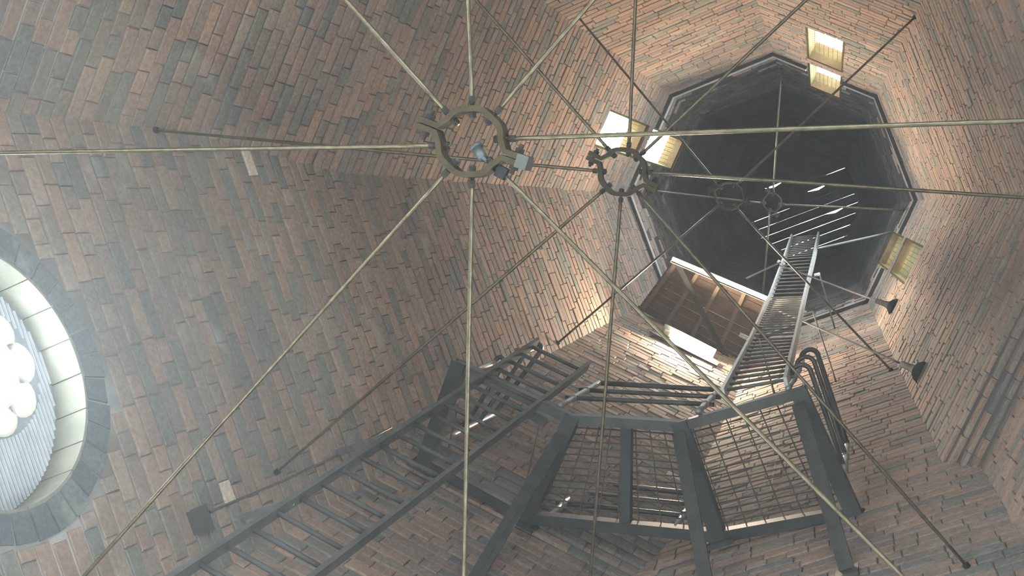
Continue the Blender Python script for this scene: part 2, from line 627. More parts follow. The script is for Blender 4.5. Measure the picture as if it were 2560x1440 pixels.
def build_walls():
    for wname, face in FACES.items():
        mb = MB()
        holes = []
        if wname in LUCARNES:
            z0, z1, z2, z3 = [q * U for q in LUCARNES[wname]]
            for lo, hi in ((z0, z1), (z2, z3)):
                holes.append([(-LUC_W, lo), (-LUC_W, hi), (LUC_W, hi), (LUC_W, lo)])
        za, zj = [q * U for q in PROFILE.get(wname, (5.47, 5.47))]
        g = 0.035
        hA, hB = face.half(zj), face.half(Z_TOP)
        slab(mb, face, [(-hA - g, zj), (hA + g, zj), (hB + g, Z_TOP), (-hB - g, Z_TOP)], holes, 0.0, TH_UP)
        holes = []
        if wname == 'wall_left_lower': holes.append(circle(0, OC_Z, OC_R)[::-1])
        if wname in ADDED_WIN:
            lo, hi = ADDED_WIN[wname]
            holes.append([(-ADDED_WIN_W, lo), (-ADDED_WIN_W, hi), (ADDED_WIN_W, hi), (ADDED_WIN_W, lo)])
        g = 0.22
        hA, hB, hC = face.half(Z_FLOOR), face.half(za), face.half(zj)
        slab(mb, face, [(-hA - g, Z_FLOOR - 0.1), (hA + g, Z_FLOOR - 0.1), (hB + g, za), (-hB - g, za)], holes, 0, TH_LO, wname)
        if zj > za:
            slab(mb, face, [(-hB - g, za), (hB + g, za), (hC + g, zj), (-hC - g, zj)], [], 0, TH_LO, wname)
        # inner skin of the topmost stage, coloured dark for soot and shade
        wall = mb.build(wname, M_MORTAR)
        tag(wall, LABELS[wname], 'wall', kind='structure')
        WALLS[wname] = wall
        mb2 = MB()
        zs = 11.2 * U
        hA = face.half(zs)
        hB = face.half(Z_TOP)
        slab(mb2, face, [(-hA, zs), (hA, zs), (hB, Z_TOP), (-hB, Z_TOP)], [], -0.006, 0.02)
        mb2.build('sooty_lining', M_SOOT_SHADE, wall)
        lay_bricks(wname, face, wall)


build_walls()
mb = MB()
rr = R0 * (1 - Z_FLOOR / H_APEX) + 0.5
mb.add([(rr * math.cos(i * math.pi / 4), rr * math.sin(i * math.pi / 4), z) for z in (Z_FLOOR, Z_FLOOR - 0.12) for i in range(8)],
       [tuple(range(8)), tuple(range(15, 7, -1))] + [(i, (i + 1) % 8, 8 + (i + 1) % 8, 8 + i) for i in range(8)])
tag(mb.build('floor', M_FLOOR), 'plain grey floor at the foot of the tower, out of the frame', 'floor', kind='structure')


def portal(face, u0, u1, z0, z1, w):
    a = face.pt((u0 + u1) / 2, (z0 + z1) / 2, w)
    ld = bpy.data.lights.new('daylight_portal', 'AREA')
    ld.shape = 'RECTANGLE'
    ld.size = u1 - u0
    ld.size_y = (z1 - z0) * 1.01
    ld.cycles.is_portal = True
    o = bpy.data.objects.new('daylight_portal', ld)
    COL.objects.link(o)
    n = V3(face.n)                      # light shines along local -Z = inward
    x = V3(face.ex); y = n.cross(x)
    o.matrix_world = Matrix(((x.x, y.x, n.x, a[0]), (x.y, y.y, n.y, a[1]), (x.z, y.z, n.z, a[2]), (0, 0, 0, 1)))


# lucarnes: two lights each, one over the other, stone lintel and bird wire
LUC_LABEL = {'wall_left_upper': 'small bright two-light opening glaring white beside the second tie-rod collar',
             'wall_top_right': 'small bright opening highest in the photo with a yellowish stone side',
             'wall_right_lower': 'louvre-like wired opening at the right, seen edge on above the black anchors'}
for idx, (wname, zz) in enumerate(LUCARNES.items()):
    face = FACES[wname]
    z0, z1, z2, z3 = [q * U for q in zz]
    root = thing('window_%d' % (idx + 1), LUC_LABEL[wname], 'window', face.pt(0, z0, 0))
    root['kind'] = 'structure'
    for lo, hi in ((z0, z1), (z2, z3)):
        mb = MB()
        slab(mb, face, [(-LUC_W, hi - 0.06), (LUC_W, hi - 0.06), (LUC_W, hi + 0.02), (-LUC_W, hi + 0.02)], [], -0.004, TH_UP)
        mb.build('lintel', M_LINTEL, root)
        for s in (-1, 1):
            mb = MB()
            a, c = sorted((s * LUC_W, s * (LUC_W - 0.018)))
            slab(mb, face, [(a, lo), (c, lo), (c, hi - 0.06), (a, hi - 0.06)], [], -0.002, TH_UP)
            mb.build('jamb', M_JAMB, root)
        nv, nh = 7, 14
        for i in range(nv):
            u = -LUC_W + (i + 1) * 2 * LUC_W / (nv + 1)
            MB().tube([face.pt(u, lo, 0.07), face.pt(u, hi, 0.07)], 0.0022, 5).build('bird_wire', M_JAMB, root)
        for i in range(nh):
            z = lo + (i + 1) * (hi - lo) / (nh + 1)
            MB().tube([face.pt(-LUC_W, z, 0.072), face.pt(LUC_W, z, 0.072)], 0.0022, 5).build('bird_wire', M_JAMB, root)
        portal(face, -LUC_W, LUC_W, lo, hi, TH_UP + 0.02)
    if wname == 'wall_right_lower':
        for lo, hi in ((z0, z1), (z2, z3)):
            for i in range(11):
                z = lo + (i + 0.5) * (hi - lo) / 11
                MB().bar(face.pt(-LUC_W, z, 0.12), face.pt(LUC_W, z, 0.12), 0.07, 0.010, V3(face.n) * 0.35 + UP).build('louvre_blade', M_LOUVRE, root)
    mb = MB()
    mb.bar(face.pt(-LUC_W, (z1 + z2) / 2, 0.03), face.pt(LUC_W, (z1 + z2) / 2, 0.03), 0.05, (z2 - z1) * 0.8)
    mb.build('transom', M_LINTEL, root)

# unseen tall windows added below the frame to light the rods and walls
for idx, (wname, (lo, hi)) in enumerate(ADDED_WIN.items()):
    face = FACES[wname]
    root = thing('window_%d' % (idx + 5), 'tall timber window low in the ' + ('upper left', 'ladder side', 'lower right', 'top right')[idx] + ' wall, below the frame', 'window', face.pt(0, lo, SB))
    root['kind'] = 'structure'
    mb = MB()
    w = SB + 0.12
    slab(mb, face, [(-ADDED_WIN_W, lo), (ADDED_WIN_W, lo), (ADDED_WIN_W, hi), (-ADDED_WIN_W, hi)],
         [[(-ADDED_WIN_W + .06, lo + .06), (-ADDED_WIN_W + .06, hi - .06), (ADDED_WIN_W - .06, hi - .06), (ADDED_WIN_W - .06, lo + .06)]], w, w + 0.06)
    mb.build('window_frame', M_FRAMEW, root)
    MB().bar(face.pt(0, lo, w + .03), face.pt(0, hi, w + .03), .04, .04, V3(face.n)).build('mullion', M_FRAMEW, root)
    for f in (.33, .66):
        z = lo + (hi - lo) * f
        MB().bar(face.pt(-ADDED_WIN_W, z, w + .03), face.pt(ADDED_WIN_W, z, w + .03), .03, .03, V3(face.n)).build('glazing_bar', M_FRAMEW, root)
    portal(face, -ADDED_WIN_W, ADDED_WIN_W, lo, hi, SB + TH_LO + .02)

# ------------------------------------------------------------------ the round window
face = FACES['wall_left_lower']
root = thing('window_4', 'large round window with a pale splayed reveal and an eight-lobed bright light', 'window', face.pt(0, OC_Z - OC_R, 0))
root['kind'] = 'structure'
dz = face.pt(0, 1, 0) - face.pt(0, 0, 0)
K_SL = 1.0 / np.linalg.norm(dz)


def ocp(r, a, w):
    return face.pt(r * math.cos(a), OC_Z + r * math.sin(a) * K_SL, w)


def sector(mb, r0, r1, a0, a1, w0, w1, n=4):
    vs, fs = [], []
    for i in range(n + 1):
        a = a0 + (a1 - a0) * i / n
        vs += [ocp(r0, a, w0), ocp(r1, a, w0), ocp(r1, a, w1), ocp(r0, a, w1)]
    for i in range(n):
        for j in range(4):
            p, q = 4 * i + j, 4 * i + (j + 1) % 4
            fs.append((p, q, q + 4, p + 4))
    fs += [(3, 2, 1, 0), (4 * n, 4 * n + 1, 4 * n + 2, 4 * n + 3)]
    mb.add(vs, fs)


NV = 36
for i in range(NV):
    a0 = 2 * math.pi * i / NV
    a1 = a0 + 2 * math.pi / NV - 0.010 / OC_R
    mb = MB(); sector(mb, OC_R + 0.001, OC_R + 0.125 + random.uniform(-.008, .008), a0, a1, -PROUD + random.uniform(-.003, .003), 0.03, 1)
    mb.build('voussoir', M_BLUE, root)
NB = 22
for i in range(NB):
    a0 = 2 * math.pi * i / NB
    a1 = a0 + 2 * math.pi / NB - 0.006 / OC_R
    mb = MB(); sector(mb, OC_R - 0.012 + random.uniform(-.002, .002), OC_R + 0.004, a0, a1, -PROUD + 0.004, 0.165, 3)
    mb.build('reveal_block', M_STONE, root)
# eight-lobed board at the back of the reveal
LR_, LD_ = 0.064 * U, 0.135 * U
OX, OY = -0.03 * U, 0.135 * U
lobe = []
for k in range(8):
    ac = 2 * math.pi * k / 8
    cx, cy = LD_ * math.cos(ac), LD_ * math.sin(ac)
    for j in range(-5, 6):
        a = ac + j * (math.radians(112) / 5)
        lobe.append((cx + LR_ * math.cos(a), cy + LR_ * math.sin(a)))
lobe_uz = [(p[0] + OX, OC_Z + (p[1] + OY) * K_SL) for p in lobe]
mb = MB()
slab(mb, face, [(p[0], OC_Z + (p[1] - OC_Z) * K_SL) for p in circle(0, OC_Z, OC_R)], [lobe_uz[::-1]], 0.165, 0.235)
mb.build('lobed_board', M_PLATE, root)
# a cream edging round the lobes
mb = MB()
k = len(lobe)
vs = []
for (px, py) in lobe:
    L = math.hypot(px, py)
    for f, w in ((0.0, 0.155), (0.012, 0.155), (0.012, 0.25), (0.0, 0.25)):
        q = (px * (L + f - 0.006) / L, py * (L + f - 0.006) / L)
        vs.append(face.pt(q[0] + OX, OC_Z + (q[1] + OY) * K_SL, w))
fs = []
for i in range(k):
    n2 = (i + 1) % k
    for j in range(4):
        fs.append((4 * i + j, 4 * i + (j + 1) % 4, 4 * n2 + (j + 1) % 4, 4 * n2 + j))
mb.add(vs, fs).build('lobe_edging', M_CREAM, root)
for i in range(-24, 25):
    v = i * 0.022
    e = math.sqrt(max((OC_R - 0.016) ** 2 - v * v, 0))
    ri = LD_ + LR_ + 0.012
    dv = v - OY
    h = math.sqrt(max(ri * ri - dv * dv, 0))
    spans = [(-e, e)] if abs(dv) > ri else [(-e, OX - h), (OX + h, e)]
    for a, c in spans:
        if c - a < 0.03: continue
        z = OC_Z + v * K_SL
        MB().bar(face.pt(a, z, 0.160), face.pt(c, z, 0.160), 0.005, 0.010, V3(face.n)).build('louvre_slat', M_SLAT, root)
portal(face, OX - LD_ - LR_, OX + LD_ + LR_, OC_Z + OY - LD_ - LR_, OC_Z + OY + LD_ + LR_, 0.30)

# ------------------------------------------------------------------ boarded cap high up
zc = 14.45
zt = zc * U
p0, p1 = at(1880, 640, zc), at(2110, 555, zc)          # direction of the board joints
bd = V3(p1 - p0); bd.z = 0; bd.normalize()
bn = Vector((-bd.y, bd.x, 0))
root = thing('boarded_cap', 'black boarded cap closing the spire, daylight glinting through its joints', 'ceiling', (0, 0, zt))
rc = R0 * (1 - zt / H_APEX) * math.cos(math.pi / 8) + 0.14
nb = 14
bw = 2 * rc / nb
for i in range(nb):
    y0 = -rc + i * bw
    e = math.sqrt(max(rc * rc - max(abs(y0), abs(y0 + bw)) ** 2, 0.04)) + 0.12
    r = random.Random(i * 5 + 1)
    N = 14
    lo, hi = [], []
    for s in range(N + 1):
        x = -e + 2 * e * s / N
        gap = max(0.0, r.uniform(-0.0055, 0.0015))
        lo.append(bd * x + bn * (y0 + gap + 0.0003))
        hi.append(bd * x + bn * (y0 + bw - 0.0003))
    if i in (4, 6, 9):
        s = (5, 9, 10)[(4, 6, 9).index(i)]
        lo[s] = lo[s] + bn * 0.03
    poly = lo + hi[::-1]
    k = len(poly)
    vs = [V3(p) + UP * zt for p in poly] + [V3(p) + UP * (zt + 0.02) for p in poly]
    fs = []
    for s in range(N):
        a, b_, c, d = s, s + 1, k - 2 - s, k - 1 - s
        fs += [(a, d, c, b_), (a + k, b_ + k, c + k, d + k)]
    for s in range(k):
        q = (s + 1) % k
        fs.append((s, q, q + k, s + k))
    new_obj('cap_board', vs, fs, M_CAPB, root)

# ------------------------------------------------------------------ steel ring beam under the top stage
zb = 10.0
root = thing('ring_beam', 'dark steel ring beam with a pale inner web around the black top opening', 'beam', (0, 0, zb * U))
for wname, face in FACES.items():
    hw = face.half(zb * U)
    spans = [(-hw, hw)]
    if wname in LUCARNES: spans = [(-hw, -LUC_W - .005), (LUC_W + .005, hw)]
    for a, c in spans:
        mb = MB()
        mb.bar(face.pt(a, zb * U, -0.022), face.pt(c, zb * U, -0.022), 0.05, (-0.008, 0.008), UP)
        mb.build('flange', M_STEELD, root)  # dark tone paints in the shade under the beam
        mb = MB()
        mb.bar(face.pt(a, zb * U, -0.050), face.pt(c, zb * U, -0.050), 0.010, (-0.004, 0.075), UP)
        mb.build('web', M_WEB_LIT, root)

# ------------------------------------------------------------------ collars and tie rods
def clip_to_wall(p, q, inset=0.0):
    """run from p through q until a wall plane is met"""
    p, q = V3(p), V3(q)
    d = (q - p).normalized()
    best = 50
    for wname, f in FACES.items():
        n = V3(f.n); w = wprof(wname, p.z)
        den = d.dot(n)
        if den > 1e-6:
            t = ((V3(f.A) + n * w) - p).dot(n) / den
            best = min(best, t)
    return p + d * (best - inset)


def tension_ring(label, center_px, zu, ear_px, rods, rad, rod_r, thick=0.02, tall=0.05, ends_at=False):
    c = V3(at(*center_px, zu))
    root = thing('tie_rod_collar', label, 'tie rods', c, 'tie rod collars up the spire axis')
    e = V3(at(*ear_px, zu)) - c
    ea = math.atan2(e.y, e.x)
    for s in (0, 1):
        path = []
        base = ea + s * math.pi
        a0, a1 = base + 0.42, base + math.pi - 0.42
        g = thick * 0.5 + 0.0015

        def P(r, a): return c + Vector((r * math.cos(a), r * math.sin(a), 0))
        def ear(a, side, r):
            d = Vector((math.cos(a), math.sin(a), 0)); nn = Vector((-d.y, d.x, 0))
            return c + d * r + nn * side * g
        path += [ear(base, 1, rad + 0.075), ear(base, 1, rad + 0.012)]
        for i in range(19):
            a = a0 + (a1 - a0) * i / 18
            # slightly faceted hoop
            path.append(P(rad * (1 + 0.02 * math.cos(8 * (a - ea))), a))
        path += [ear(base + math.pi, -1, rad + 0.012), ear(base + math.pi, -1, rad + 0.075)]
        MB().ribbon(path, thick, tall).build('half_collar', M_COLLAR, root)
        d = Vector((math.cos(base), math.sin(base), 0)); nn = Vector((-d.y, d.x, 0))
        q = c + d * (rad + 0.048)
        mb = MB(); mb.tube([q - nn * 0.045, q + nn * 0.045], 0.007, 8)
        bolt = mb.build('clamp_bolt', M_NUT, root)
        for k in (-1, 1):
            MB().hexnut(q + nn * k * (thick + 0.008), nn, 0.015, 0.013).build('nut', M_NUT, bolt)
    for (p, q) in rods:
        P0, P1 = V3(at(*p, zu)), V3(at(*q, zu))
        d = (P1 - P0).normalized()
        # start at the hoop
        rel = P0 - c
        bq = rel.dot(d); cc = rel.length_squared - (rad - 0.03) ** 2
        disc = bq * bq - cc
        start = P0 + d * (-bq + math.sqrt(disc)) if disc > 0 else P0
        end = clip_to_wall(P0, P1, -0.02)
        MB().tube([start, end], rod_r, 10).build('tie_rod', M_ROD, root, True)
        h = start + d * 0.012
        nut = MB().hexnut(h, d, rod_r * 1.75, 0.016).build('rod_nut', M_NUT, root)
        MB().hexnut(start + d * 0.055, d, rod_r * 1.6, 0.02).build('lock_nut', M_NUT, nut)
        MB().hexnut(end - d * 0.035, d, rod_r * 2.2, 0.02).build('wall_nut', M_NUT, root)
    return root


r1 = tension_ring('nearest and largest iron collar with eight tie rods crossing the whole picture', (1180, 355), 2.571, (1308, 404),
             [((1088, 364), (0, 382)), ((1272, 347), (2560, 302)), ((1181, 262), (1170, 0)), ((1181, 446), (1160, 1440)),
              ((1112, 275), (865, 0)), ((1240, 283), (1483, 0)), ((1112, 436), (210, 1440)), ((1262, 440), (2255, 1440))], 0.095, 0.0066, 0.017, 0.06)
tension_ring('second iron collar with eight rods, in front of the glaring left opening', (1557, 430), 4.2045, (1624, 463),
             [((1500, 428), (470, 333)), ((1640, 432), (2560, 494)), ((1572, 372), (1589, 0)), ((1553, 487), (1476, 1440)),
              ((1520, 372), (1190, 0)), ((1612, 378), (2015, 0)), ((1510, 475), (766, 1117)), ((1620, 510), (2393, 1388))], 0.103, 0.0078, 0.02, 0.05)
tension_ring('third collar, small, with four diagonal dark rods against the black top', (1822, 490), 7.392, (1868, 506),
             [((1795, 460), (1452, 50)), ((1850, 455), (2287, 43)), ((1795, 515), (1382, 868)), ((1843, 522), (2253, 952))], 0.105, 0.0088, 0.014, 0.05)
tension_ring('farthest collar, smallest, with four pale rods in a cross', (1931, 506), 10.5, (1941, 538),
             [((1905, 507), (1635, 477)), ((1955, 511), (2300, 527)), ((1933, 478), (1953, 180)), ((1924, 540), (1908, 722))], 0.098, 0.0105, 0.013, 0.05)

# small clamp lamp on the near collar
zl = 2.571
root = thing('clamp_lamp', 'small blue-grey spot lamp with black clamp box hung on the nearest collar', 'lamp', at(1225, 405, zl))
MB().tube([at(1193, 372, zl + .02), at(1207, 394, zl - .01)], [0.017, 0.014], 14).build('lamp_head', M_LAMPG, root, True)
MB().tube([at(1189, 366, zl + .022), at(1193, 372, zl + .02)], [0.021, 0.019], 14).build('bezel', M_STEEL, root, True)
MB().tube([at(1205, 392, zl - .01), at(1218, 404, zl), at(1236, 412, zl)], 0.006, 8).build('arm', M_LAMPG, root, True)
MB().bar(at(1243, 425, zl), at(1266, 437, zl), 0.034, 0.03).build('clamp_box', M_BLACK, root)
MB().tube([at(1240, 418, zl), at(1248, 428, zl)], 0.013, 10).build('clamp_jaw', M_BLACK, root, True)
o = MB().bar(at(1296, 401, zl), at(1324, 410, zl), 0.040, 0.062).build('tape_wrap', M_TAPE)
tag(o, 'grey tape wrapped round the right ear of the nearest collar', 'tape')

# ------------------------------------------------------------------ steel platform
zp = 5.05
L0, O1, O2, O3, O4 = (at(*q, zp) for q in ((1143, 918), (1057, 1158), (1312, 1298), (1795, 1345), (2133, 1284)))
P1, P2, P3 = (at(*q, zp) for q in ((1426, 1050), (1700, 1068), (1998, 985)))
root = thing('steel_platform', 'grey steel platform of channel beams and wire mesh on the lower right walls', 'platform', (L0 + O4) / 2)


def beam(name, p, q, w, h, m, ext=0.0):
    return MB().bar(p, q, w, h, UP, ext).build(name, m, root)


def channel(p, q, w, h, m, ext=0.0, dz=0.0):
    p = np.asarray(p) + [0, 0, dz]; q = np.asarray(q) + [0, 0, dz]
    mb = MB()
    d = (V3(q) - V3(p)).normalized(); s = d.cross(UP)
    mb.bar(p, q, w, (0, 0.008), UP, ext)
    mb.bar(p, q, w, (h - 0.008, h), UP, ext)
    mb.bar(V3(p) + s * (w / 2 - .005), V3(q) + s * (w / 2 - .005), 0.01, (0.008, h - 0.008), UP, ext)
    return mb.build('channel_beam', m, root)


channel(L0, P1, 0.055, 0.10, M_STEEL, 0.02)
channel(P1, P2, 0.055, 0.10, M_STEEL, 0.01, 0.003)
channel(P2, P3, 0.055, 0.10, M_STEEL, 0.02, 0.006)
channel(O1, O2, 0.06, 0.10, M_STEELD, 0.03)
channel(O2, O3, 0.06, 0.10, M_STEELD, 0.02, 0.003)
channel(O3, O4, 0.06, 0.10, M_STEELD, 0.03, 0.006)
for a, c in ((L0, O1), (P1, O2), (P2, O3), (P3, O4)):
    channel(a, c, 0.085, 0.10, M_STEELD, 0.03, -0.014)
mid_a, mid_b = at(1563, 1058, zp), at(1560, 1318, zp)
channel(mid_a, mid_b, 0.06, 0.08, M_STEELD, 0.0, 0.011)
# raking struts from the inner edge down to the wall
for top, bot, w in (((1402, 1090), (1120, 1560), 'wall_bottom_left'), ((1697, 1085), (1779, 1530), 'wall_bottom_right'), ((1996, 1010), (2122, 1440), 'wall_bottom_right')):
    f = FACES[w]
    t3 = at(*top, zp - 0.01)
    b3 = f.hit(*bot, SB if w in SET_BACK else 0.0)
    s = MB().bar(t3, b3, 0.072, 0.02, UP).bar(V3(t3) + UP * .02, V3(b3) + UP * .02, 0.008, 0.05, UP).build('raking_strut', M_STEEL, root)
    n = V3(f.n)
    MB().bar(V3(b3) - UP * .08 - n * .02, V3(b3) + UP * .08 - n * .02, 0.11, 0.02, n).build('wall_plate', M_STEEL, s)
# end plates at the wall
for p, f in ((O3, 'wall_bottom_right'), (O4, 'wall_bottom_right'), (O1, 'wall_bottom_left'), (O2, 'wall_bottom_left')):
    n = V3(FACES[f].n)
    MB().bar(V3(p) - UP * .04 + n * .03, V3(p) + UP * .16 + n * .03, 0.15, 0.03, n).build('wall_plate', M_STEELD, root)
    for sgn in (-1, 1):
        d = n.cross(UP).normalized()
        MB().hexnut(V3(p) + UP * .03 + d * sgn * .05 + n * .01, n, 0.014, 0.03).build('wall_bolt', M_NUT, root)


def lerp(a, b_, t): return np.asarray(a) * (1 - t) + np.asarray(b_) * t


def mesh_panel(a, b_, c, d, nu, nv, over=0.0):
    """wires between inner edge a-b and outer edge d-c, resting on the beams"""
    lift = np.array([0, 0, 0.10])
    for i in range(nu):
        t = (i + 0.5) / nu
        p, q = lerp(a, b_, t), lerp(d, c, t)
        q = q + (q - p) * over
        MB().tube([p + lift, q + lift], 0.0042, 6).build('mesh_wire', M_WIRE, root)
    for j in range(nv):
        t = (j + 0.5) / nv * (1 + over)
        MB().tube([lerp(a, d, t) + lift + np.array([0, 0, .008]), lerp(b_, c, t) + lift + np.array([0, 0, .008])], 0.0042, 6).build('mesh_wire', M_WIRE, root)


mesh_panel(P1, mid_a, mid_b, O2, 5, 15)
mesh_panel(mid_a, P2, O3, mid_b, 4, 15)
mesh_panel(P2, P3, O4, O3, 7, 18, 0.06)
# light hanger rods under the hatch bay
MB().tube([at(1350, 1050, zp), at(1303, 1262, zp)], 0.006, 6).build('brace_rod', M_WIRE, root)
MB().tube([at(1145, 1010, zp), at(1118, 1135, zp)], 0.006, 6).build('brace_rod', M_WIRE, root)
MB().bar(at(1325, 1035, zp), at(1365, 1058, zp), 0.05, 0.03).build('hatch_lug', M_STEEL, root)

# railings: posts with three pipes
def railing(label, posts, group='railings of the steel platform', rails=(1.0, 0.66, 0.33), hook=None, r=0.017):
    a0, a1, b0, b1 = posts
    rt_ = thing('guard_railing', label, 'railing', a0, group)
    for p0, p1 in ((a0, a1), (b0, b1)):
        post = MB().tube([p0, p1], r, 12).build('post', M_POST, rt_, True)
        for f in rails[1:]:
            q = lerp(p0, p1, f)
            dd = (V3(p1) - V3(p0)).normalized()
            MB().tube([V3(q) - dd * .03, V3(q) + dd * .03], r * 1.35, 12).build('tee_fitting', M_POST, post, True)
    for k, f in enumerate(rails):
        p, q = V3(lerp(a0, a1, f)), V3(lerp(b0, b1, f))
        d = (q - p).normalized()
        pts = [p - d * (0 if k == 0 else .05), q + d * (0 if k == 0 else .05)]
        if hook is not None:
            h = V3(hook) * (1.0)
            arc = []
            R = 0.055
            for i in range(9):
                t = math.pi * i / 8
                arc.append(p + h * (R * (1 - math.cos(t))) - d * (R * math.sin(t)))
            # pipe leaves the post, bends back beside it and runs on
            pts = arc + [q]
        MB().tube(pts, r * (1.0 if k == 0 else 0.85), 12).build('rail', M_PIPE, rt_, True)
    return rt_


def up_to(base, top_px, zu=None):
    """vertical post on 'base' whose top is sighted nearest to top_px"""
    hs = np.linspace(0.4, 1.4, 201)
    best = min(hs, key=lambda h: (project(base + [0, 0, h])[0] - top_px[0]) ** 2 + (project(base + [0, 0, h])[1] - top_px[1]) ** 2)
    return base + np.array([0, 0, best])


zq = zp + 0.06
a0 = at(1398, 1016, zq); b0 = at(1745, 1030, zq)
railing('three-pipe railing on the inner platform edge left of the long ladder', (a0, up_to(a0, (1494, 949)), b0, up_to(b0, (1790, 968))))
a0 = at(1378, 1287, zq); b0 = at(1688, 1318, zq)
railing('three-pipe railing seen through the mesh at the outer platform edge', (a0, up_to(a0, (1473, 1211)), b0, up_to(b0, (1752, 1241))))
a0 = at(1970, 972, zq); b0 = at(2106, 1200, zq)
perp = V3(b0 - a0).normalized().cross(UP)
railing('railing with rounded pipe bend at the right end of the platform', (a0, up_to(a0, (2003, 903)), b0, up_to(b0, (2114, 1112))), hook=perp)
a0 = at(1178, 930, zq); b0 = at(1112, 1098, zq)
perp = V3(b0 - a0).normalized().cross(UP)
railing('hooked pipe railing beside the top of the leaning ladder', (a0, up_to(a0, (1327, 862)), b0, up_to(b0, (1233, 1030))), hook=perp * 0.5)

# ------------------------------------------------------------------ ladders
def ladder(label, left, right, stile_w, stile_d, rung_r, rung_t, m_stile, m_rung, name='ladder'):
    rt_ = thing(name, label, 'ladder', (np.asarray(left[0]) + np.asarray(right[0])) / 2)
    def along(pl, t):
        seg = [np.linalg.norm(np.asarray(pl[i + 1]) - pl[i]) for i in range(len(pl) - 1)]
        s = t * sum(seg)
        for i, l in enumerate(seg):
            if s <= l or i == len(seg) - 1: return lerp(pl[i], pl[i + 1], s / l)
            s -= l
    across = (V3(right[0]) - V3(left[0])).normalized()
    for pl in (left, right):
        mb = MB()
        for i in range(len(pl) - 1):
            d = (V3(pl[i + 1]) - V3(pl[i])).normalized()
            up = across.cross(d)
            mb.bar(pl[i], pl[i + 1], stile_w, stile_d, up, 0.01)
        mb.build('stile', m_stile, rt_)
    for k, t in enumerate(rung_t):
        MB().tube([along(left, t), along(right, t)], rung_r[k] if isinstance(rung_r, list) else rung_r, 8).build('rung', m_rung, rt_, True)
    return rt_


lk = ((5.13, (1808, 985), (1965, 957)), (7.1, (1878, 850), (1990, 845)), (9.1, (1925, 745), (2012, 742)), (10.3, (1962, 645), (2036, 640)), (11.6, (1980, 592), (2047, 586)))
lefts = [at(*l, z) for z, l, r in lk]; rights = [at(*r, z) for z, l, r in lk]
Lt = sum(np.linalg.norm(lefts[i + 1] - lefts[i]) for i in range(4))
t7 = np.linalg.norm(lefts[1] - lefts[0]) / Lt
ts = [t7 * 1.12 * (i + 0.6) / 13 for i in range(13)]
ts += [t7 * 1.12 + (1 - t7 * 1.12) * (i + 0.5) / 40 for i in range(40)]
lad2 = ladder('long ladder with pale stiles rising from the platform into the black top', lefts, rights, 0.020, 0.065, [0.010] * 13 + [0.0065] * 40, ts, M_LADDER, M_RUNG)
for (p_, q_, z_) in (((1849, 836), (1870, 846), 7.25), ((1944, 652), (1962, 662), 10.1), ((2036, 688), (2050, 684), 9.75), ((2002, 778), (2016, 782), 8.4)):
    MB().bar(at(*p_, z_), at(*q_, z_), 0.03, 0.03).build('stile_lug', M_WHITEP, lad2)
MB().tube([at(1898, 850, 7.05), at(1936, 985, 5.15)], 0.006, 6).build('safety_cable', M_WIRE, lad2, True)
T1a, T1b = at(1340, 857, 5.63), at(1467, 917, 5.63)
B1a, B1b = at(605, 1335, 3.33), at(790, 1440, 3.33)
kx = (0.25 - 5.63) / (3.33 - 5.63)
F1a, F1b = lerp(T1a, B1a, kx), lerp(T1b, B1b, kx)
Ll = np.linalg.norm(T1a - F1a)
pitch = 0.131 * U
ts = [(Ll - (0.065 * U + pitch * i)) / Ll for i in range(int(Ll / pitch))]
lad1 = ladder('long leaning ladder rising from the bottom left to the platform hatch', [F1a, T1a], [F1b, T1b], 0.022, 0.065, 0.0125, ts, M_LADDER_OLD, M_RUNG_OLD)

for (tt, wp) in ((0.885, (598, 1296)), (0.59, (840, 1132))):
    p_ = lerp(T1a, B1a, tt)
    w_ = FACES['wall_left_lower'].hit(*wp)
    MB().bar(p_, w_, 0.035, 0.012).build('wall_bracket', M_POST, lad1)

# stays with flared wall anchors
def stay(label, p, horn_px, zu):
    f = FACES['wall_right_lower']
    e = f.hit(*horn_px)
    rt_ = thing('ladder_stay', label, 'stay', e, 'ladder stays with flared anchors')
    p, e = V3(p), V3(e)
    n = -V3(f.n)
    k = e + (p - e).normalized() * 0.26
    MB().tube([p, k], 0.0085, 8).build('stay_rod', M_WIRE, rt_, True)
    d = (e - k).normalized()
    MB().tube([k - d * .03, k + d * .09, k + d * .16, k + d * .21, e], [0.024, 0.026, 0.036, 0.056, 0.08], 14).build('flared_anchor', M_BLACK, rt_, True)


stay('upper thin ladder stay ending in a small flared black anchor', at(1950, 664, 9.9), (2238, 769), 8.74)
stay('lower ladder stay ending in the larger flared black anchor', at(1945, 776, 8.4), (2306, 932), 6.8)
# pale tie bars from the ladder to the top walls, hanging rods with brackets
o = MB().tube([at(2040, 622, 10.7), clip_to_wall(at(2040, 622, 10.7), at(2240, 578, 10.7))], 0.011, 8).build('tie_bar', M_POST, None, True)
tag(o, 'pale tie bar from the ladder top to the right wall', 'tie bar')
o = MB().tube([at(1951, 656, 10.0), at(1864, 697, 9.4)], 0.010, 8).build('tie_bar', M_PIPE, None, True)
tag(o, 'thin tie bar from the ladder down to the cream landing edge', 'tie bar')
for i, (br, top, bot, zz, lab) in enumerate((((2008, 786), (2032, 780), (2092, 960), 8.3, 'thin dark rod hanging from a bracket right of the ladder, lower one'),
                                             ((2035, 690), (2049, 688), (2088, 824), 9.6, 'thin dark rod hanging from a bracket right of the ladder, upper one'))):
    rt_ = thing('hanging_rod', lab, 'rod', at(*top, zz))
    MB().tube([at(*br, zz), at(*top, zz)], 0.008, 8).build('bracket', M_POST, rt_, True)
    t3 = at(*top, zz)
    MB().tube([t3 + np.array([0, 0, .03]), FACES['wall_bottom_right'].hit(*bot)], 0.0075, 8).build('rod', M_WIRE, rt_, True)

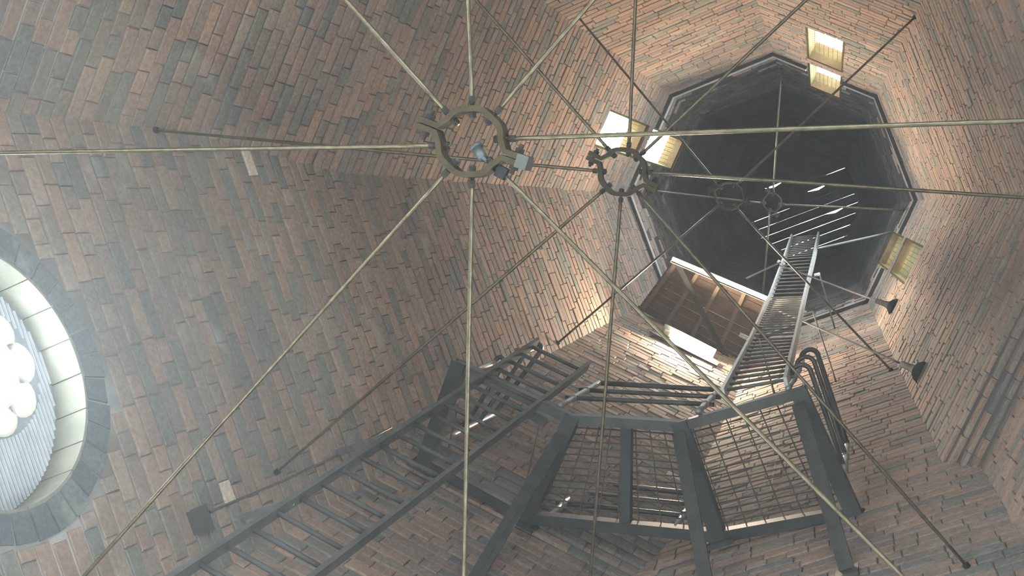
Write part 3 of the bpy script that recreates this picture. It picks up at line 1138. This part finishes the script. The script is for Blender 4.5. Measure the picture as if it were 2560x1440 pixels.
# ------------------------------------------------------------------ board landing high up and its lamp
zl = 9.05
A_, B_, C_, D_ = (at(*q, zl) for q in ((1683, 648), (1930, 752), (1862, 926), (1592, 772)))
root = thing('board_landing', 'landing of dark boards on timber joists with a cream steel edge beam', 'landing', (A_ + B_ + C_ + D_) / 4)
nbd = 8
for i in range(nbd):
    t0, t1 = i / nbd + 0.004, (i + 1) / nbd - 0.004
    q = [lerp(A_, D_, t0), lerp(B_, C_, t0), lerp(B_, C_, t1), lerp(A_, D_, t1)]
    dz_ = random.uniform(-.003, .003)
    vs = [p + [0, 0, .06 + dz_] for p in q] + [p + [0, 0, .085] for p in q]
    new_obj('floor_board', vs, [(3, 2, 1, 0), (4, 5, 6, 7), (0, 1, 5, 4), (1, 2, 6, 5), (2, 3, 7, 6), (3, 0, 4, 7)], M_BOARD, root)
for t in (0.04, 0.27, 0.5, 0.74, 0.95):
    MB().bar(lerp(A_, B_, t), lerp(D_, C_, t), 0.035, (0.0, 0.06), UP).build('joist', M_JOIST, root)
MB().bar(lerp(A_, D_, .03), lerp(B_, C_, .03), 0.012, (-0.10, 0.10), UP).bar(lerp(A_, D_, .0), lerp(B_, C_, .0), 0.06, (-0.10, -0.085), UP).build('edge_beam', M_CREAM, root)
MB().bar(lerp(D_, A_, .04), lerp(C_, B_, .04), 0.03, (-0.02, 0.05), UP).build('wall_bearer', M_STEELD, root)
MB().bar(at(1690, 655, zl - .03), at(1822, 905, zl - .03), 0.05, 0.008, UP).build('diagonal_brace', M_STEELD, root)

zf = 8.70
fa, fb = at(1668, 832, zf), at(1768, 883, zf)
nw = -V3(FACES['wall_bottom_left'].n)
root = thing('fluorescent_lamp', 'lit fluorescent tube lamp fixed to the wall under the board landing', 'lamp', (fa + fb) / 2)
d = V3(fb - fa).normalized()
hv = nw.cross(d).normalized()
if hv.z < 0: hv = -hv
MB().bar(V3(fa) - nw * .036 - d * .14, V3(fb) - nw * .036 + d * .14, 0.010, (-0.13, 0.055), hv).build('back_plate', M_STEELD, root)  # plate enlarged to keep the tube's light off its own wall
MB().bar(V3(fa) + hv * .055 - d * .06, V3(fb) + hv * .055 + d * .06, 0.012, (-0.036, 0.06), nw).build('hood', M_STEELD, root)  # hood put in to keep the tube's light off the landing
for e in (V3(fa) + d * .08, V3(fb) - d * .08):
    MB().bar(e - nw * .04, e - nw * .085, 0.03, 0.03, UP).build('wall_bracket', M_STEELD, root)
MB().tube([V3(fa) + d * .07, V3(fb)], 0.022, 14).build('tube', M_TUBE, root, True)
MB().tube([V3(fa) - d * .03, V3(fa) + d * .07], 0.026, 12).build('end_cap', M_CREAM, root, True)

# conduit and junction box on the left wall
f = FACES['wall_left_lower']
pts = [f.hit(*q, -0.02) for q in ((978, 1070), (862, 1129), (840, 1140), (700, 1205), (525, 1279))]
o = MB().tube(pts, 0.006, 8).build('conduit', M_STEEL, None, True)
tag(o, 'thin conduit on the left wall running beside the leaning ladder', 'conduit')
q0 = V3(f.hit(497, 1302, -0.02))
rt_ = thing('junction_box', 'square grey junction box on the left wall at the conduit end', 'junction box', q0)
ex, n = V3(f.ex), V3(f.n)
MB().bar(q0 - ex * .055, q0 + ex * .055, 0.11, 0.04, n).build('box', M_STEEL, rt_)
MB().bar(q0 - ex * .06 - n * .022, q0 + ex * .06 - n * .022, 0.12, 0.006, n).build('lid', M_STEEL, rt_)
# a string hanging through the right mesh bay
o = MB().tube([at(1965, 1010, 5.3), at(1948, 1110, 5.35), at(1926, 1224, 5.3)], 0.002, 5).build('string', M_WHITEP, None, True)
tag(o, 'thin pale string behind the right mesh bay', 'string')

# ------------------------------------------------------------------ haze volumes added to imitate lens glare
def haze_material(name, density):
    m = bpy.data.materials.new(name); m.use_nodes = True
    nt = m.node_tree
    nt.nodes.remove(nt.nodes['Principled BSDF'])
    vsn = nt.nodes.new('ShaderNodeVolumeScatter')
    vsn.inputs['Color'].default_value = (0.90, 0.96, 1.0, 1)
    vsn.inputs['Density'].default_value = density
    vsn.inputs['Anisotropy'].default_value = 0.35
    nt.links.new(vsn.outputs[0], nt.nodes['Material Output'].inputs['Volume'])
    return m


mb = MB()
z0, z1 = Z_FLOOR + 0.02, 7.0 * U
vs = [corner(n_, z) * np.array([0.985, 0.985, 1]) for z in (z0, z1) for n_ in NAMES]
mb.add(vs, [tuple(range(8)), tuple(range(15, 7, -1))] + [(i, i + 8, 8 + (i + 1) % 8, (i + 1) % 8) for i in range(8)])
o = mb.build('dusty_haze', haze_material('dusty_haze', HAZE_DENSITY))
tag(o, 'thin dusty haze filling the lower half of the tower', 'haze', kind='stuff')

f = FACES['wall_left_lower']
rad_ = 1.6
c = V3(f.pt(0, OC_Z, -0.45))
nx, ny, nz = V3(f.ex), V3(np.cross(f.n, f.ex)), V3(f.n)
NS, NR = 24, 14
vs, fs = [], []
for i in range(NR + 1):
    th = math.pi * i / NR
    for j in range(NS):
        ph = 2 * math.pi * j / NS
        p = c + (nx * math.cos(ph) + ny * math.sin(ph)) * math.sin(th) * rad_ + nz * math.cos(th) * 0.8
        over = (p - V3(f.A)).dot(nz) + 0.02            # the volume stops at the brick face
        vs.append(p - nz * max(over, 0.0))
for i in range(NR):
    for j in range(NS):
        a, b_ = i * NS + j, i * NS + (j + 1) % NS
        fs.append((a, a + NS, b_ + NS, b_))
o = MB().add(vs, fs).build('window_haze', haze_material('window_haze', WINDOW_GLARE_HAZE))
tag(o, 'denser veil of pale dust haze glowing before the round window', 'haze', kind='stuff')
